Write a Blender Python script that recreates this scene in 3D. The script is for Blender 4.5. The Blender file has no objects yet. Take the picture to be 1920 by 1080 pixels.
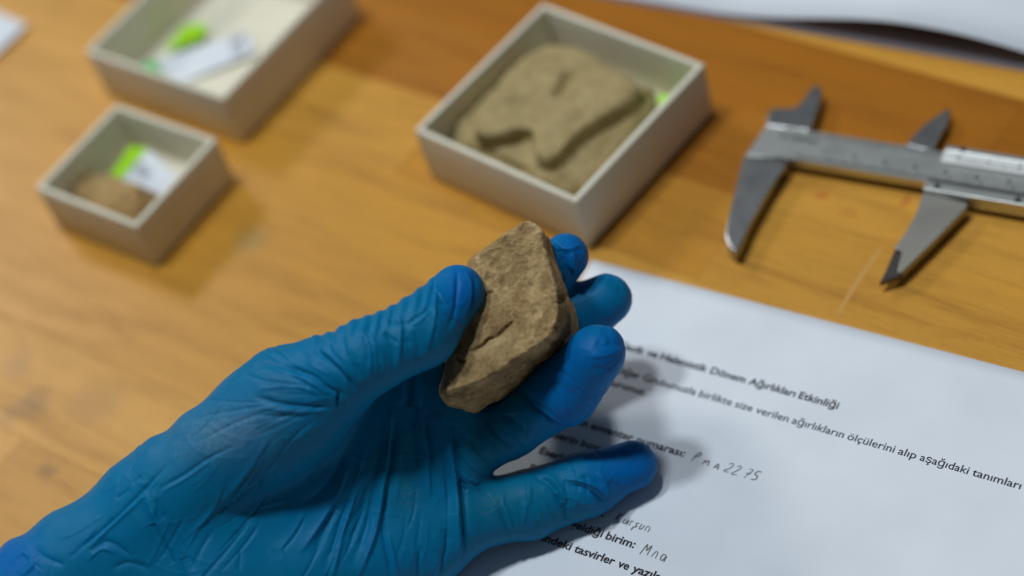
import bpy, bmesh, math, random
import numpy as np
from mathutils import Matrix, Vector

random.seed(7)
rng = np.random.default_rng(7)
S = 0.01                      # everything below is measured in centimetres
SC = bpy.context.scene
COL = SC.collection
R = math.radians

# ------------------------------------------------------------------ camera
F_PX, CX, CY = 3500.0, 960.0, 540.0
CO = np.array([0.0, 0.0, 44.88])
FW = np.array([0.0, 0.67799229, -0.73506902])
RT = np.array([0.95031232, -0.22882558, -0.2110577])
UP = np.array([0.31129809, 0.69854514, 0.64430442])
cd = bpy.data.cameras.new('camera'); cam = bpy.data.objects.new('camera', cd); COL.objects.link(cam)
cam.matrix_world = Matrix(((RT[0], UP[0], -FW[0], CO[0]*S), (RT[1], UP[1], -FW[1], CO[1]*S),
                           (RT[2], UP[2], -FW[2], CO[2]*S), (0, 0, 0, 1)))
cd.sensor_width = 36; cd.lens = F_PX/1920*36
cd.clip_start = 0.01; cd.clip_end = 50
cd.dof.use_dof = True; cd.dof.focus_distance = 0.530; cd.dof.aperture_fstop = 3.7
SC.camera = cam

# ------------------------------------------------------------------ light
w = bpy.data.worlds.new('World'); SC.world = w; w.use_nodes = True
w.node_tree.nodes['Background'].inputs[0].default_value = (0.80, 0.90, 1.0, 1)
w.node_tree.nodes['Background'].inputs[1].default_value = 0.066
def lamp(d, dist, power, sx, sy, col, spin=0):
    l = bpy.data.lights.new('ceiling_lamp', 'AREA'); l.energy = power; l.shape = 'RECTANGLE'
    l.size = sx; l.size_y = sy; l.color = col
    o = bpy.data.objects.new('ceiling_lamp', l); COL.objects.link(o)
    v = Vector(d).normalized()
    o.location = Vector((0.0, 0.40, 0.0)) + v*dist
    o.rotation_euler = (v.to_track_quat('Z', 'Y').to_matrix().to_4x4() @ Matrix.Rotation(spin, 4, 'Z')).to_euler()
lamp((-0.27, 0.14, 1.0), 2.0, 12.7, 0.17, 0.17, (0.90, 0.97, 1.03))
lamp((-0.03, 0.12, 1.0), 2.0, 11.7, 0.17, 0.17, (0.90, 0.97, 1.03))
lamp((-0.57, 1.12, 1.0), 2.6, 14.5, 0.55, 0.35, (1.0, 0.97, 0.92))
SC.view_settings.view_transform = 'Standard'; SC.view_settings.look = 'None'
SC.view_settings.exposure = 0.0; SC.view_settings.gamma = 1.0
SC.cycles.use_denoising = True
SC.cycles.max_bounces = 8

# ------------------------------------------------------------------ helpers
def at(px, py, z=0.0):
    """the point of the horizontal plane at height z seen at a photo pixel"""
    d = FW*F_PX + RT*(px-CX) - UP*(py-CY)
    return CO + d*((z-CO[2])/d[2])
def atd(px, py, depth):
    return CO + (FW + RT*(px-CX)/F_PX - UP*(py-CY)/F_PX)*depth
def proj(P):
    d = P-CO; z = d@FW
    return CX+F_PX*(d@RT)/z, CY-F_PX*(d@UP)/z, z

def tag(o, label=None, cat=None, kind=None, group=None):
    if label: o['label'] = label
    if cat: o['category'] = cat
    if kind: o['kind'] = kind
    if group: o['group'] = group
    return o
def empty(name, loc=(0, 0, 0), rz=0.0):
    o = bpy.data.objects.new(name, None); COL.objects.link(o)
    o.location = [c*S for c in loc]; o.rotation_euler = (0, 0, rz); o.empty_display_size = 0.02
    return o
def link(name, me, mat, parent=None, smooth=False):
    if mat: me.materials.append(mat)
    o = bpy.data.objects.new(name, me); COL.objects.link(o)
    if parent: o.parent = parent
    if smooth: me.polygons.foreach_set('use_smooth', [True]*len(me.polygons))
    return o
def from_np(name, V, Fq):
    me = bpy.data.meshes.new(name)
    if isinstance(Fq, list): me.from_pydata((np.asarray(V)*S).tolist(), [], Fq)
    else:
        V = np.asarray(V); n = len(Fq)
        me.vertices.add(len(V)); me.vertices.foreach_set('co', (V*S).astype(np.float32).ravel())
        me.loops.add(n*4); me.loops.foreach_set('vertex_index', np.asarray(Fq, np.int32).ravel())
        me.polygons.add(n); me.polygons.foreach_set('loop_start', np.arange(0, n*4, 4, dtype=np.int32))
        me.validate()
    me.update()
    return me
def from_bm(name, bm):
    me = bpy.data.meshes.new(name); bm.normal_update(); bm.to_mesh(me); bm.free(); return me

def box_bm(x0, x1, y0, y1, z0, z1, bev=0.0, seg=2, bm=None):
    own = bm is None
    b = bmesh.new()
    bmesh.ops.create_cube(b, size=1)
    for v in b.verts:
        v.co = Vector(((x0+x1)/2+v.co.x*(x1-x0), (y0+y1)/2+v.co.y*(y1-y0), (z0+z1)/2+v.co.z*(z1-z0)))*S
    if bev: bmesh.ops.bevel(b, geom=b.edges[:], offset=bev*S, segments=seg, affect='EDGES', profile=0.5)
    return b
def prism_bm(pts, z0, z1, bev=0.0, seg=2):
    """extrude a ground-plan outline (cm) from z0 to z1; z may be a function of the point"""
    b = bmesh.new()
    a = sum(pts[i][0]*pts[(i+1) % len(pts)][1]-pts[(i+1) % len(pts)][0]*pts[i][1] for i in range(len(pts)))
    if a < 0: pts = pts[::-1]
    f = lambda z, p: z(p) if callable(z) else z
    lo = [b.verts.new(Vector((p[0], p[1], f(z0, p)))*S) for p in pts]
    hi = [b.verts.new(Vector((p[0], p[1], f(z1, p)))*S) for p in pts]
    b.faces.new(lo[::-1]); b.faces.new(hi)
    n = len(pts)
    for i in range(n): b.faces.new((lo[i], lo[(i+1) % n], hi[(i+1) % n], hi[i]))
    if bev:
        top = [e for e in b.edges if all(v in hi for v in e.verts)]
        bmesh.ops.bevel(b, geom=top, offset=bev*S, segments=seg, affect='EDGES', profile=0.5)
    return b

def hash3(i, j, k, seed):
    h = (i.astype(np.int64)*374761393 + j.astype(np.int64)*668265263 + k.astype(np.int64)*2147483647 + seed*974634777) & 0xffffffff
    h = ((h ^ (h >> 13))*1274126177) & 0xffffffff
    h = ((h ^ (h >> 16))*2246822519) & 0xffffffff
    return ((h ^ (h >> 15)) & 0xffffff)/float(0xffffff)*2-1
def noise(P, scale, seed=0):
    q = P/scale; i = np.floor(q); f = q-i; f = f*f*f*(f*(f*6-15)+10); i = i.astype(np.int64)
    r = 0
    for dx in (0, 1):
        for dy in (0, 1):
            for dz in (0, 1):
                wt = (f[:, 0] if dx else 1-f[:, 0])*(f[:, 1] if dy else 1-f[:, 1])*(f[:, 2] if dz else 1-f[:, 2])
                r = r+wt*hash3(i[:, 0]+dx, i[:, 1]+dy, i[:, 2]+dz, seed)
    return r
def fbm(P, scale, n=4, seed=0):
    r = 0; a = 1
    for k in range(n): r = r+a*noise(P, scale/2**k, seed+k); a *= 0.5
    return r
def spline(pts, step=4.0):
    P = np.array(pts, float)
    if len(P) < 3:
        n = max(2, int(np.hypot(*(P[1]-P[0])[:2])/step)); t = np.linspace(0, 1, n)[:, None]; return P[0]*(1-t)+P[1]*t
    E = np.vstack([2*P[0]-P[1], P, 2*P[-1]-P[-2]]); out = []
    for i in range(len(P)-1):
        a, b, c, d = E[i:i+4]; n = max(2, int(np.linalg.norm(c-b)/step))
        t = np.linspace(0, 1, n, endpoint=False)[:, None]
        out.append(0.5*((2*b)+(c-a)*t+(2*a-5*b+4*c-d)*t*t+(3*b-a-3*c+d)*t**3))
    out.append(P[-1:]); return np.vstack(out)

# ---- implicit surfaces, meshed with naive surface nets
def grid(lo, hi, h):
    ax = [np.arange(lo[i], hi[i]+h, h) for i in range(3)]
    return ax
def smin(a, b, k):
    d = np.clip(0.5+0.5*(b-a)/k, 0, 1); return b*(1-d)+a*d-k*d*(1-d)
def capsule(ax, a, b, ra, rb, out=None):
    X = ax[0][:, None, None]; Y = ax[1][None, :, None]; Z = ax[2][None, None, :]
    a = np.array(a); b = np.array(b); d = b-a; L = d@d
    t = ((X-a[0])*d[0]+(Y-a[1])*d[1]+(Z-a[2])*d[2])/L
    t = np.clip(t, 0, 1)
    r = np.sqrt((X-a[0]-t*d[0])**2+(Y-a[1]-t*d[1])**2+(Z-a[2]-t*d[2])**2)
    t = t*t*(3-2*t)*0.5+t*0.5
    return (r-(ra+(rb-ra)*t)).astype(np.float32)
def nets(D, ax):
    h = ax[0][1]-ax[0][0]; o = np.array([a[0] for a in ax])
    s = D < 0
    n0, n1, n2 = D.shape
    c = np.zeros((n0-1, n1-1, n2-1), np.uint8)
    for i in (0, 1):
        for j in (0, 1):
            for k in (0, 1): c += s[i:n0-1+i, j:n1-1+j, k:n2-1+k]
    act = (c > 0) & (c < 8)
    idx = np.full(act.shape, -1, np.int64); I = np.argwhere(act); idx[act] = np.arange(len(I))
    acc = np.zeros((len(I), 3)); cnt = np.zeros(len(I))
    corners = [(i, j, k) for i in (0, 1) for j in (0, 1) for k in (0, 1)]
    val = {q: D[I[:, 0]+q[0], I[:, 1]+q[1], I[:, 2]+q[2]].astype(float) for q in corners}
    for q in corners:
        for d in range(3):
            if q[d]: continue
            e = list(q); e[d] = 1; e = tuple(e)
            a, b = val[q], val[e]; m = (a < 0) != (b < 0)
            t = np.where(m, a/np.where(m, a-b, 1), 0)
            p = np.tile(np.array(q, float), (len(I), 1)); p[:, d] = t
            acc += p*m[:, None]; cnt += m
    V = (I+acc/cnt[:, None])*h+o
    Q = []
    for d in range(3):
        sl0 = [slice(None)]*3; sl1 = [slice(None)]*3; sl0[d] = slice(0, -1); sl1[d] = slice(1, None)
        a = s[tuple(sl0)]; b = s[tuple(sl1)]
        E = np.argwhere(a != b); u, v = (d+1) % 3, (d+2) % 3
        ok = (E[:, u] > 0) & (E[:, v] > 0) & (E[:, u] < D.shape[u]-1) & (E[:, v] < D.shape[v]-1); E = E[ok]
        if not len(E): continue
        def g(du, dv):
            T = E.copy(); T[:, u] -= du; T[:, v] -= dv; return idx[T[:, 0], T[:, 1], T[:, 2]]
        q = np.stack([g(1, 1), g(0, 1), g(0, 0), g(1, 0)], 1)
        fl = ~a[E[:, 0], E[:, 1], E[:, 2]]
        q[fl] = q[fl][:, ::-1]; Q.append(q)
    return V, np.vstack(Q)
def relax(V, Q, n, lam=0.5):
    E = np.vstack([Q[:, [0, 1]], Q[:, [1, 2]], Q[:, [2, 3]], Q[:, [3, 0]]]); E = np.vstack([E, E[:, ::-1]])
    deg = np.bincount(E[:, 0], minlength=len(V))[:, None]
    for _ in range(n):
        A = np.stack([np.bincount(E[:, 0], weights=V[E[:, 1], i], minlength=len(V)) for i in range(3)], 1)/np.maximum(deg, 1)
        V = V+lam*(A-V)
    return V
def normals(V, Q):
    n = np.cross(V[Q[:, 2]]-V[Q[:, 0]], V[Q[:, 3]]-V[Q[:, 1]])
    N = np.zeros_like(V)
    for k in range(4):
        for i in range(3): N[:, i] += np.bincount(Q[:, k], weights=n[:, i], minlength=len(V))
    return N/np.maximum(np.linalg.norm(N, axis=1), 1e-12)[:, None]
def subdivide(V, Q, lv=1):
    me = from_np('tmp', V, Q); o = bpy.data.objects.new('tmp', me); COL.objects.link(o)
    m = o.modifiers.new('s', 'SUBSURF'); m.levels = lv; m.render_levels = lv
    dg = bpy.context.evaluated_depsgraph_get(); e = o.evaluated_get(dg); m2 = e.to_mesh()
    V2 = np.empty(len(m2.vertices)*3, np.float32); m2.vertices.foreach_get('co', V2)
    Q2 = np.empty(len(m2.loops), np.int32); m2.loops.foreach_get('vertex_index', Q2)
    e.to_mesh_clear(); bpy.data.objects.remove(o); bpy.data.meshes.remove(me)
    return V2.reshape(-1, 3).astype(float)/S, Q2.reshape(-1, 4)
def polysd(pts, X, Y):
    """signed distance to a polygon in the plane"""
    P = np.array(pts, float); d = np.full(X.shape, 1e9); s = np.ones(X.shape)
    n = len(P)
    for i in range(n):
        a = P[i]; b = P[i-1]; ex, ey = b-a; wx, wy = X-a[0], Y-a[1]
        t = np.clip((wx*ex+wy*ey)/(ex*ex+ey*ey), 0, 1)
        d = np.minimum(d, (wx-ex*t)**2+(wy-ey*t)**2)
        c1 = Y >= a[1]; c2 = Y < b[1]; c3 = ex*wy > ey*wx
        s = np.where((c1 & c2 & c3) | (~c1 & ~c2 & ~c3), -s, s)
    return s*np.sqrt(d)
def extruded(pts, ax, z0, z1, r):
    X, Y = np.meshgrid(ax[0], ax[1], indexing='ij')
    d = (polysd(pts, X, Y)+r)[:, :, None]
    z = (np.abs(ax[2]-(z0+z1)/2)-(z1-z0)/2+r)[None, None, :]
    return np.minimum(np.maximum(d, z), 0)+np.sqrt(np.maximum(d, 0)**2+np.maximum(z, 0)**2)-r
def stroke_field(px, py, sel, pts, wd, taper=True, step=3.0, drape=False):
    """0..1 closeness of surface points (as the eye sees them) to a drawn fold"""
    L = spline(pts, step); n = len(L)
    out = np.zeros(len(px))
    m = np.where(sel & (px > L[:, 0].min()-5*wd) & (px < L[:, 0].max()+5*wd) & (py > L[:, 1].min()-5*wd) & (py < L[:, 1].max()+5*wd))[0]
    if not len(m): return out
    best = np.full(len(m), 1e9); bi = np.zeros(len(m), int)
    for i in range(n):
        d = (px[m]-L[i, 0])**2+(py[m]-L[i, 1])**2
        b = d < best; best[b] = d[b]; bi[b] = i
    t = bi/max(1, n-1)
    if drape:        # film rising gently to a crease and dropping steeply behind it
        T = np.gradient(L, axis=0)[bi]; nx, ny = -T[:, 1], T[:, 0]
        sg = np.sign(nx*0.45+ny*0.9+1e-6); sd = ((px[m]-L[bi, 0])*nx+(py[m]-L[bi, 1])*ny)*sg
        r = np.sqrt(best)/wd
        f = np.where(sd < 0, 0.45*np.exp(-r*r/7.0)+0.55*np.exp(-1.3*r), np.exp(-1.6*r*r))
        out[m] = f*np.clip(np.minimum(t, 1-t)*4, 0, 1)**0.8
        return out
    f = np.exp(-best/(wd*wd))
    if taper: f = f*np.clip(np.minimum(t, 1-t)*5, 0, 1)**0.7
    out[m] = f
    return out
def set_attr(me, name, val):
    a = me.attributes.new(name, 'FLOAT', 'POINT'); a.data.foreach_set('value', np.asarray(val, np.float32))

# ---- materials
def mat(name, base=(0.5, 0.5, 0.5), rough=0.5, metal=0.0, spec=0.5):
    m = bpy.data.materials.new(name); m.use_nodes = True
    b = m.node_tree.nodes['Principled BSDF']
    b.inputs['Base Color'].default_value = (*base, 1); b.inputs['Roughness'].default_value = rough
    b.inputs['Metallic'].default_value = metal; b.inputs['Specular IOR Level'].default_value = spec
    return m
class NT:
    def __init__(s, m): s.t = m.node_tree; s.b = s.t.nodes['Principled BSDF']
    def n(s, typ, ins=None, **kw):
        x = s.t.nodes.new(typ)
        for k, v in kw.items(): setattr(x, k, v)
        for k, v in (ins or {}).items():
            if isinstance(v, bpy.types.NodeSocket): s.t.links.new(v, x.inputs[k])
            else: x.inputs[k].default_value = v
        return x
    def coords(s, scale=(1, 1, 1), rot=(0, 0, 0), src='Object'):
        c = s.n('ShaderNodeTexCoord')
        return s.n('ShaderNodeMapping', {0: c.outputs[src], 'Scale': scale, 'Rotation': rot}).outputs[0]
    def noise(s, vec, scale, detail=4, rough=0.5, dist=0.0):
        return s.n('ShaderNodeTexNoise', {'Vector': vec, 'Scale': scale, 'Detail': detail, 'Roughness': rough, 'Distortion': dist}).outputs[0]
    def ramp(s, fac, stops):
        r = s.n('ShaderNodeValToRGB', {0: fac}); e = r.color_ramp.elements
        while len(e) < len(stops): e.new(0.5)
        for i, (p, c) in enumerate(stops): e[i].position = p; e[i].color = (*c, 1) if len(c) == 3 else c
        return r.outputs[0]
    def mix(s, f, a, b, mode='MIX'):
        x = s.t.nodes.new('ShaderNodeMix'); x.data_type = 'RGBA'; x.blend_type = mode
        for k, v in ((0, f), (6, a), (7, b)):
            if isinstance(v, bpy.types.NodeSocket): s.t.links.new(v, x.inputs[k])
            else: x.inputs[k].default_value = v if k == 0 else (*v, 1)
        return x.outputs[2]
    def math(s, op, a, b=0.0):
        return s.n('ShaderNodeMath', {0: a, 1: b}, operation=op).outputs[0]
    def attr(s, name): return s.n('ShaderNodeAttribute', attribute_name=name)
    def bump(s, h, strength=0.3, dist=0.001, normal=None):
        ins = {'Height': h, 'Strength': strength, 'Distance': dist}
        if normal is not None: ins['Normal'] = normal
        return s.n('ShaderNodeBump', ins).outputs[0]
    def out(s, k, v): s.t.links.new(v, s.b.inputs[k])

# ------------------------------------------------------------------ tabletop of glued staves
WA = R(-47.5)                                   # the grain runs this way over the table
def wood_material():
    m = mat('oiled_wood', rough=0.42, spec=0.34); t = NT(m)
    c = t.n('ShaderNodeTexCoord').outputs['UV']
    oi = t.n('ShaderNodeObjectInfo')
    sh = t.n('ShaderNodeVectorMath', {0: c, 1: t.n('ShaderNodeCombineXYZ', {0: t.math('MULTIPLY', oi.outputs['Random'], 37.0), 1: t.math('MULTIPLY', oi.outputs['Random'], 91.0)}).outputs[0]}, operation='ADD').outputs[0]
    fine = t.noise(t.n('ShaderNodeMapping', {0: sh, 'Scale': (0.55, 9.0, 1)}).outputs[0], 1.0, 6, 0.62, 0.3)
    mid = t.noise(t.n('ShaderNodeMapping', {0: sh, 'Scale': (0.16, 1.3, 1)}).outputs[0], 1.0, 4, 0.55, 0.8)
    big = t.noise(t.n('ShaderNodeMapping', {0: sh, 'Scale': (0.09, 0.3, 1)}).outputs[0], 1.0, 2, 0.5, 0.3)
    g = t.math('ADD', t.math('MULTIPLY', fine, 0.35), t.math('ADD', t.math('MULTIPLY', mid, 0.45), t.math('MULTIPLY', big, 0.2)))
    tone = t.ramp(g, [(0.30, (0.62, 0.55, 0.46)), (0.5, (1, 1, 1)), (0.68, (1.16, 1.17, 1.2))])
    col = t.mix(1.0, oi.outputs['Color'], tone, 'MULTIPLY')
    # pores: short dark flecks
    po = t.noise(t.n('ShaderNodeMapping', {0: sh, 'Scale': (2.2, 26.0, 1)}).outputs[0], 1.0, 2, 0.5)
    col = t.mix(t.ramp(po, [(0.30, (0.35,)*3), (0.40, (0,)*3)]), col, (0.16, 0.075, 0.02))
    # stains where they lie on the table (table coordinates, cm)
    pos = t.n('ShaderNodeVectorMath', {0: c}, operation='MULTIPLY_ADD'); pos.inputs[1].default_value = (1, 1, 0); pos.inputs[2].default_value = (0, 0, 0)
    wob = t.n('ShaderNodeTexNoise', {'Vector': c, 'Scale': 1.7, 'Detail': 3})
    pw = t.n('ShaderNodeVectorMath', {0: wob.outputs[1], 1: (0.9, 0.9, 0)}, operation='MULTIPLY_ADD')
    t.t.links.new(pos.outputs[0], pw.inputs[2])
    ca, sa = math.cos(WA), math.sin(WA)
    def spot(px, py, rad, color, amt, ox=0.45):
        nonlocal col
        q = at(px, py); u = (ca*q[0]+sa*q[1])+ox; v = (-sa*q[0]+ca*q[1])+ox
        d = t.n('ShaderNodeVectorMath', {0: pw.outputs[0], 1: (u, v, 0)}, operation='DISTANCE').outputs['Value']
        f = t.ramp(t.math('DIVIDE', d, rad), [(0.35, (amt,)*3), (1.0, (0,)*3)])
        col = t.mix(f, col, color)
    spot(1542, 368, 0.30, (0.55, 0.10, 0.02), 0.65)
    spot(1697, 380, 0.30, (0.55, 0.10, 0.02), 0.55)
    spot(1592, 398, 0.25, (0.50, 0.12, 0.02), 0.25)
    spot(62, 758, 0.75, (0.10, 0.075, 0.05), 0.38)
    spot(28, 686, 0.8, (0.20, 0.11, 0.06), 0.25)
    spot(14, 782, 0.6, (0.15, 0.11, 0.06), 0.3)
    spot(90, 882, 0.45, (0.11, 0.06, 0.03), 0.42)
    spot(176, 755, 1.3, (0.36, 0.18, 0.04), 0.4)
    spot(472, 447, 0.9, (0.18, 0.19, 0.07), 0.38)
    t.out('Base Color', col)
    t.out('Roughness', t.ramp(g, [(0.3, (0.45,)*3), (0.7, (0.35,)*3)]))
    t.out('Normal', t.bump(fine, 0.12, 0.0006))
    return m
wood = wood_material()
table = empty('wooden_table'); tag(table, 'wooden tabletop of glued honey coloured staves under all the boxes and papers', 'table')
LIGHT = [(0.60, 0.285, 0.034), (0.64, 0.315, 0.045), (0.57, 0.265, 0.030), (0.61, 0.295, 0.040)]
DARK = [(0.40, 0.142, 0.008), (0.355, 0.122, 0.005), (0.43, 0.16, 0.012)]
def stave(u0, u1, v0, v1, color):
    gap = 0.003
    b = box_bm(u0+gap, u1-gap, v0+gap, v1-gap, -2.6, 0.0, 0.006, 1)
    uv = b.loops.layers.uv.new('UVMap')
    for f in b.faces:
        for l in f.loops: l[uv].uv = (l.vert.co.x/S, l.vert.co.y/S)
    o = link('stave', from_bm('stave', b), wood, table)
    o.rotation_euler = (0, 0, WA); o.color = (*color, 1)
ROW = 3.7
edges_by_row = {0: [-66, -52, -37.5, -25.1, -20.4+6, 0, 16], 1: [-70, -46.5, -25.3, -3, 18], 2: [-62, -44, -19, 3, 18],
                3: [-60, -37.5, -15, 5], -1: [-64, -48, -30, -11, 8], -2: [-60, -43, -26, -9, 10]}
for r in range(-9, 9):
    v0 = 30.7+r*ROW
    e = edges_by_row.get(r)
    if e is None:
        e = [-76+random.uniform(0, 8)]
        while e[-1] < 14: e.append(e[-1]+random.uniform(13, 22))
    for i in range(len(e)-1):
        k = random.choice(LIGHT)
        if r in (1, 2): k = DARK[(i+r) % 3]
        if r == 1 and i >= 2: k = LIGHT[1]
        if r == 1 and i == 0: k = DARK[1]
        if r == 3: k = LIGHT[1] if i < 3 else DARK[2]
        if r >= 4 and random.random() < .5: k = DARK[2]
        if r == 0 and i == 2: k = (0.55, 0.245, 0.026)
        stave(e[i], e[i+1], v0, v0+ROW, k)
# pale scratch in the varnish, a filled hairline standing on the wood
def ribbon(pts, wd, z, bm=None):
    b = bm or bmesh.new(); P = spline([(*p,) for p in pts], 0.05)
    n = len(P); pr = None
    for i in range(n):
        d = P[min(i+1, n-1)]-P[max(i-1, 0)]; d = d/max(1e-9, np.hypot(*d)); q = np.array([-d[1], d[0]])*wd/2*(0.75+0.25*math.sin(math.pi*i/max(1, n-1)))
        a = b.verts.new((*((P[i]+q)*S), z*S)); c = b.verts.new((*((P[i]-q)*S), z*S))
        if pr: b.faces.new((pr[0], pr[1], c, a))
        pr = (a, c)
    return b
scr = mat('pale_scratch', (0.61, 0.335, 0.085), 0.5)
link('scratch', from_bm('scratch', ribbon([at(1652, 466)[:2], at(1612, 522)[:2], at(1585, 565)[:2], at(1572, 590)[:2]], 0.13, 0.004)), scr, table)

# ------------------------------------------------------------------ cardboard specimen boxes
def card_material():
    m = mat('grey_card', rough=0.75, spec=0.25); t = NT(m)
    c = t.coords((100, 100, 100))
    n1 = t.noise(c, 0.9, 3, 0.6); n2 = t.noise(c, 14.0, 3, 0.6)
    t.out('Base Color', t.ramp(n1, [(0.3, (0.79, 0.74, 0.59)), (0.7, (0.84, 0.80, 0.65))]))
    t.out('Normal', t.bump(n2, 0.12, 0.0004))
    return m
card = card_material()
def card_box(x, y, yaw, wx, dy, h, label, group='white card specimen boxes'):
    """corner nearest the camera at (x, y); wx runs to the right corner, dy to the left one"""
    o = tag(empty('specimen_box', (x, y, 0), yaw), label, 'box', group=group)
    tk = 0.22; zb = 0.02
    link('base_panel', from_bm('base_panel', box_bm(tk-.02, wx-tk+.02, tk-.02, dy-tk+.02, zb+.01, zb+0.16)), card, o)
    for a in ((0, wx, 0, tk), (0, wx, dy-tk, dy), (0, tk, tk-.015, dy-tk+.015), (wx-tk, wx, tk-.015, dy-tk+.015)):
        eps = 0.0 if a[1]-a[0] > tk*2 else 0.006
        link('side_panel', from_bm('side_panel', box_bm(a[0]+eps, a[1]-eps, a[2], a[3], zb+eps, h-eps, 0.075, 3)), card, o, True)
    return o
B0 = (2.7981, 41.9521, 0.6461, 7.1534, 7.1358, 2.31)
B1 = (-11.5476, 47.598, 0.7544, 4.5367, 4.9876, 2.0907)
B2 = (-7.735, 52.4046, 0.7386, 7.4547, 7.1445, 2.2825)
card_box(*B0, 'grey card box filled by a large tan clay slab')
card_box(*B1, 'smallest grey card box holding a small brown fragment at left')
card_box(*B2, 'grey card box at the top left holding only a paper slip')
def loc(B, q):
    c, s = math.cos(B[2]), math.sin(B[2]); return np.array([B[0]+c*q[0]-s*q[1], B[1]+s*q[0]+c*q[1]])

# ------------------------------------------------------------------ clay slab in the middle box
def earth_material(name, stops, scale, bump=0.5, rough=0.9, dark=(0.05, 0.035, 0.02), spots=0.5):
    m = mat(name, rough=rough, spec=0.2); t = NT(m); c = t.coords((100, 100, 100))
    n = t.noise(c, scale, 6, 0.62, 0.4); f = t.noise(c, scale*7, 4, 0.6)
    g = t.math('ADD', t.math('MULTIPLY', n, 0.7), t.math('MULTIPLY', f, 0.3))
    col = t.ramp(g, stops)
    s2 = t.noise(c, scale*2.3, 3, 0.5, 0.8)
    col = t.mix(t.ramp(s2, [(0.60, (0,)*3), (0.74, (spots,)*3)]), col, dark)
    t.out('Base Color', col); t.out('Normal', t.bump(g, bump, 0.0012))
    return m, t
clay, _ = earth_material('dry_clay', [(0.32, (0.30, 0.22, 0.095)), (0.5, (0.41, 0.315, 0.145)), (0.7, (0.50, 0.395, 0.20))], 1.3, 0.6, spots=0.3)
z5 = lambda x, y, z: at(740+x*0.44444, y*0.44444, z)[:2]
lo_out = [z5(*p, 1.62) for p in ((232, 590), (250, 505), (330, 420), (450, 300), (560, 205), (660, 180), (760, 200), (880, 255), (1000, 315), (1085, 360), (1090, 430), (1035, 525), (932, 642), (822, 762), (748, 815), (690, 798), (560, 742), (410, 668), (300, 615))]
hi_out = [z5(*p, 2.1) for p in ((330, 520), (360, 470), (420, 390), (540, 250), (640, 195), (760, 215), (880, 275), (990, 335), (1030, 390), (1000, 432), (930, 475), (830, 535), (760, 590), (700, 660), (650, 685), (600, 665), (585, 610), (572, 560), (530, 555), (470, 575), (400, 585), (340, 570))]
ax = grid((B0[0]-6, B0[1]+0.3, 0.0), (B0[0]+6.2, B0[1]+10.6, 2.9), 0.065)
D = extruded(lo_out, ax, 0.19, 1.74, 0.62)+0.08
D = smin(D, extruded(hi_out, ax, 0.5, 2.30, 0.16), 0.07)
V, Q = nets(D, ax); V = relax(V, Q, 3); N = normals(V, Q)
V = V+N*(fbm(V, 2.2, 4, 3)*0.13+fbm(V, 0.45, 3, 9)*0.022)[:, None]
N = normals(V, Q); px, py, _z = proj(V); front = (N@FW) < 0.1
dd = np.zeros(len(V))
for pts, wd, h in (([(725, 320), (705, 370), (685, 390)], 20, -0.30), ([(510, 440), (540, 450)], 26, -0.06), ([(760, 430), (770, 435)], 14, -0.06),
                   ([(340, 480), (320, 530), (300, 570)], 12, -0.10), ([(380, 640), (470, 690), (540, 720)], 14, -0.12), ([(880, 610), (860, 680)], 20, -.07), ([(1040, 420), (1080, 400)], 12, -.15)):
    P = [(740+x*.44444, y*.44444) for x, y in pts]
    dd += h*stroke_field(px, py, front, P, wd*0.4444, False)
V = V+N*dd[:, None]
V[:, 2] = np.maximum(V[:, 2], 0.19)
slab = link('clay_slab', from_np('clay_slab', V, Q), clay, None, True)
tag(slab, 'large tan clay slab with a raised lobed figure filling its card box', 'clay slab')

# small fragment in the small box
frag_m, _ = earth_material('brown_clay', [(0.32, (0.24, 0.14, 0.05)), (0.5, (0.40, 0.26, 0.105)), (0.7, (0.52, 0.37, 0.18))], 0.8, 0.8, spots=0.85)
z6 = lambda x, y, z: at(60+x*0.3147, 180+y*0.3147, z)[:2]
out = [z6(*p, 0.75) for p in ((235, 585), (290, 500), (370, 465), (450, 480), (540, 500), (650, 540), (740, 590), (735, 650), (640, 720), (600, 745), (480, 720), (330, 660))]
ax = grid((B1[0]-3.6, B1[1]+0.2, 0), (B1[0]+3.6, B1[1]+6, 1.8), 0.06)
V, Q = nets(extruded(out, ax, 0.19, 1.02, 0.3), ax); V = relax(V, Q, 3); N = normals(V, Q)
V = V+N*(fbm(V, 1.2, 4, 21)*0.14+np.minimum(0, np.abs(fbm(V, 1.1, 2, 23))-0.16)*1.3)[:, None]; V[:, 2] = np.maximum(V[:, 2], 0.19)
o = link('clay_fragment', from_np('clay_fragment', V, Q), frag_m, None, True)
tag(o, 'small brown clay fragment lying in the smallest card box', 'fragment')

# ------------------------------------------------------------------ paper slips in the boxes
def paper_material(name, base, rough=0.65):
    m = mat(name, base, rough, spec=0.3); t = NT(m); c = t.coords((100, 100, 100))
    n = t.noise(c, 0.35, 3, 0.5); f = t.noise(c, 9, 3, 0.6)
    b = np.array(base)
    t.out('Base Color', t.ramp(n, [(0.3, tuple(b*0.955)), (0.7, tuple(np.minimum(b*1.03, 0.92)))]))
    t.out('Normal', t.bump(t.math('ADD', f, t.math('MULTIPLY', n, 3.0)), 0.06, 0.0006))
    return m
white = paper_material('white_paper', (0.79, 0.838, 0.90))
lime = paper_material('lime_paper', (0.42, 0.86, 0.0), 0.6)
green = paper_material('green_paper', (0.10, 0.62, 0.16), 0.6)
ink = mat('printer_ink', (0.025, 0.025, 0.03), 0.7, spec=0.2)
pencil = mat('pencil_lead', (0.16, 0.16, 0.17), 0.5, spec=0.4)
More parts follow.
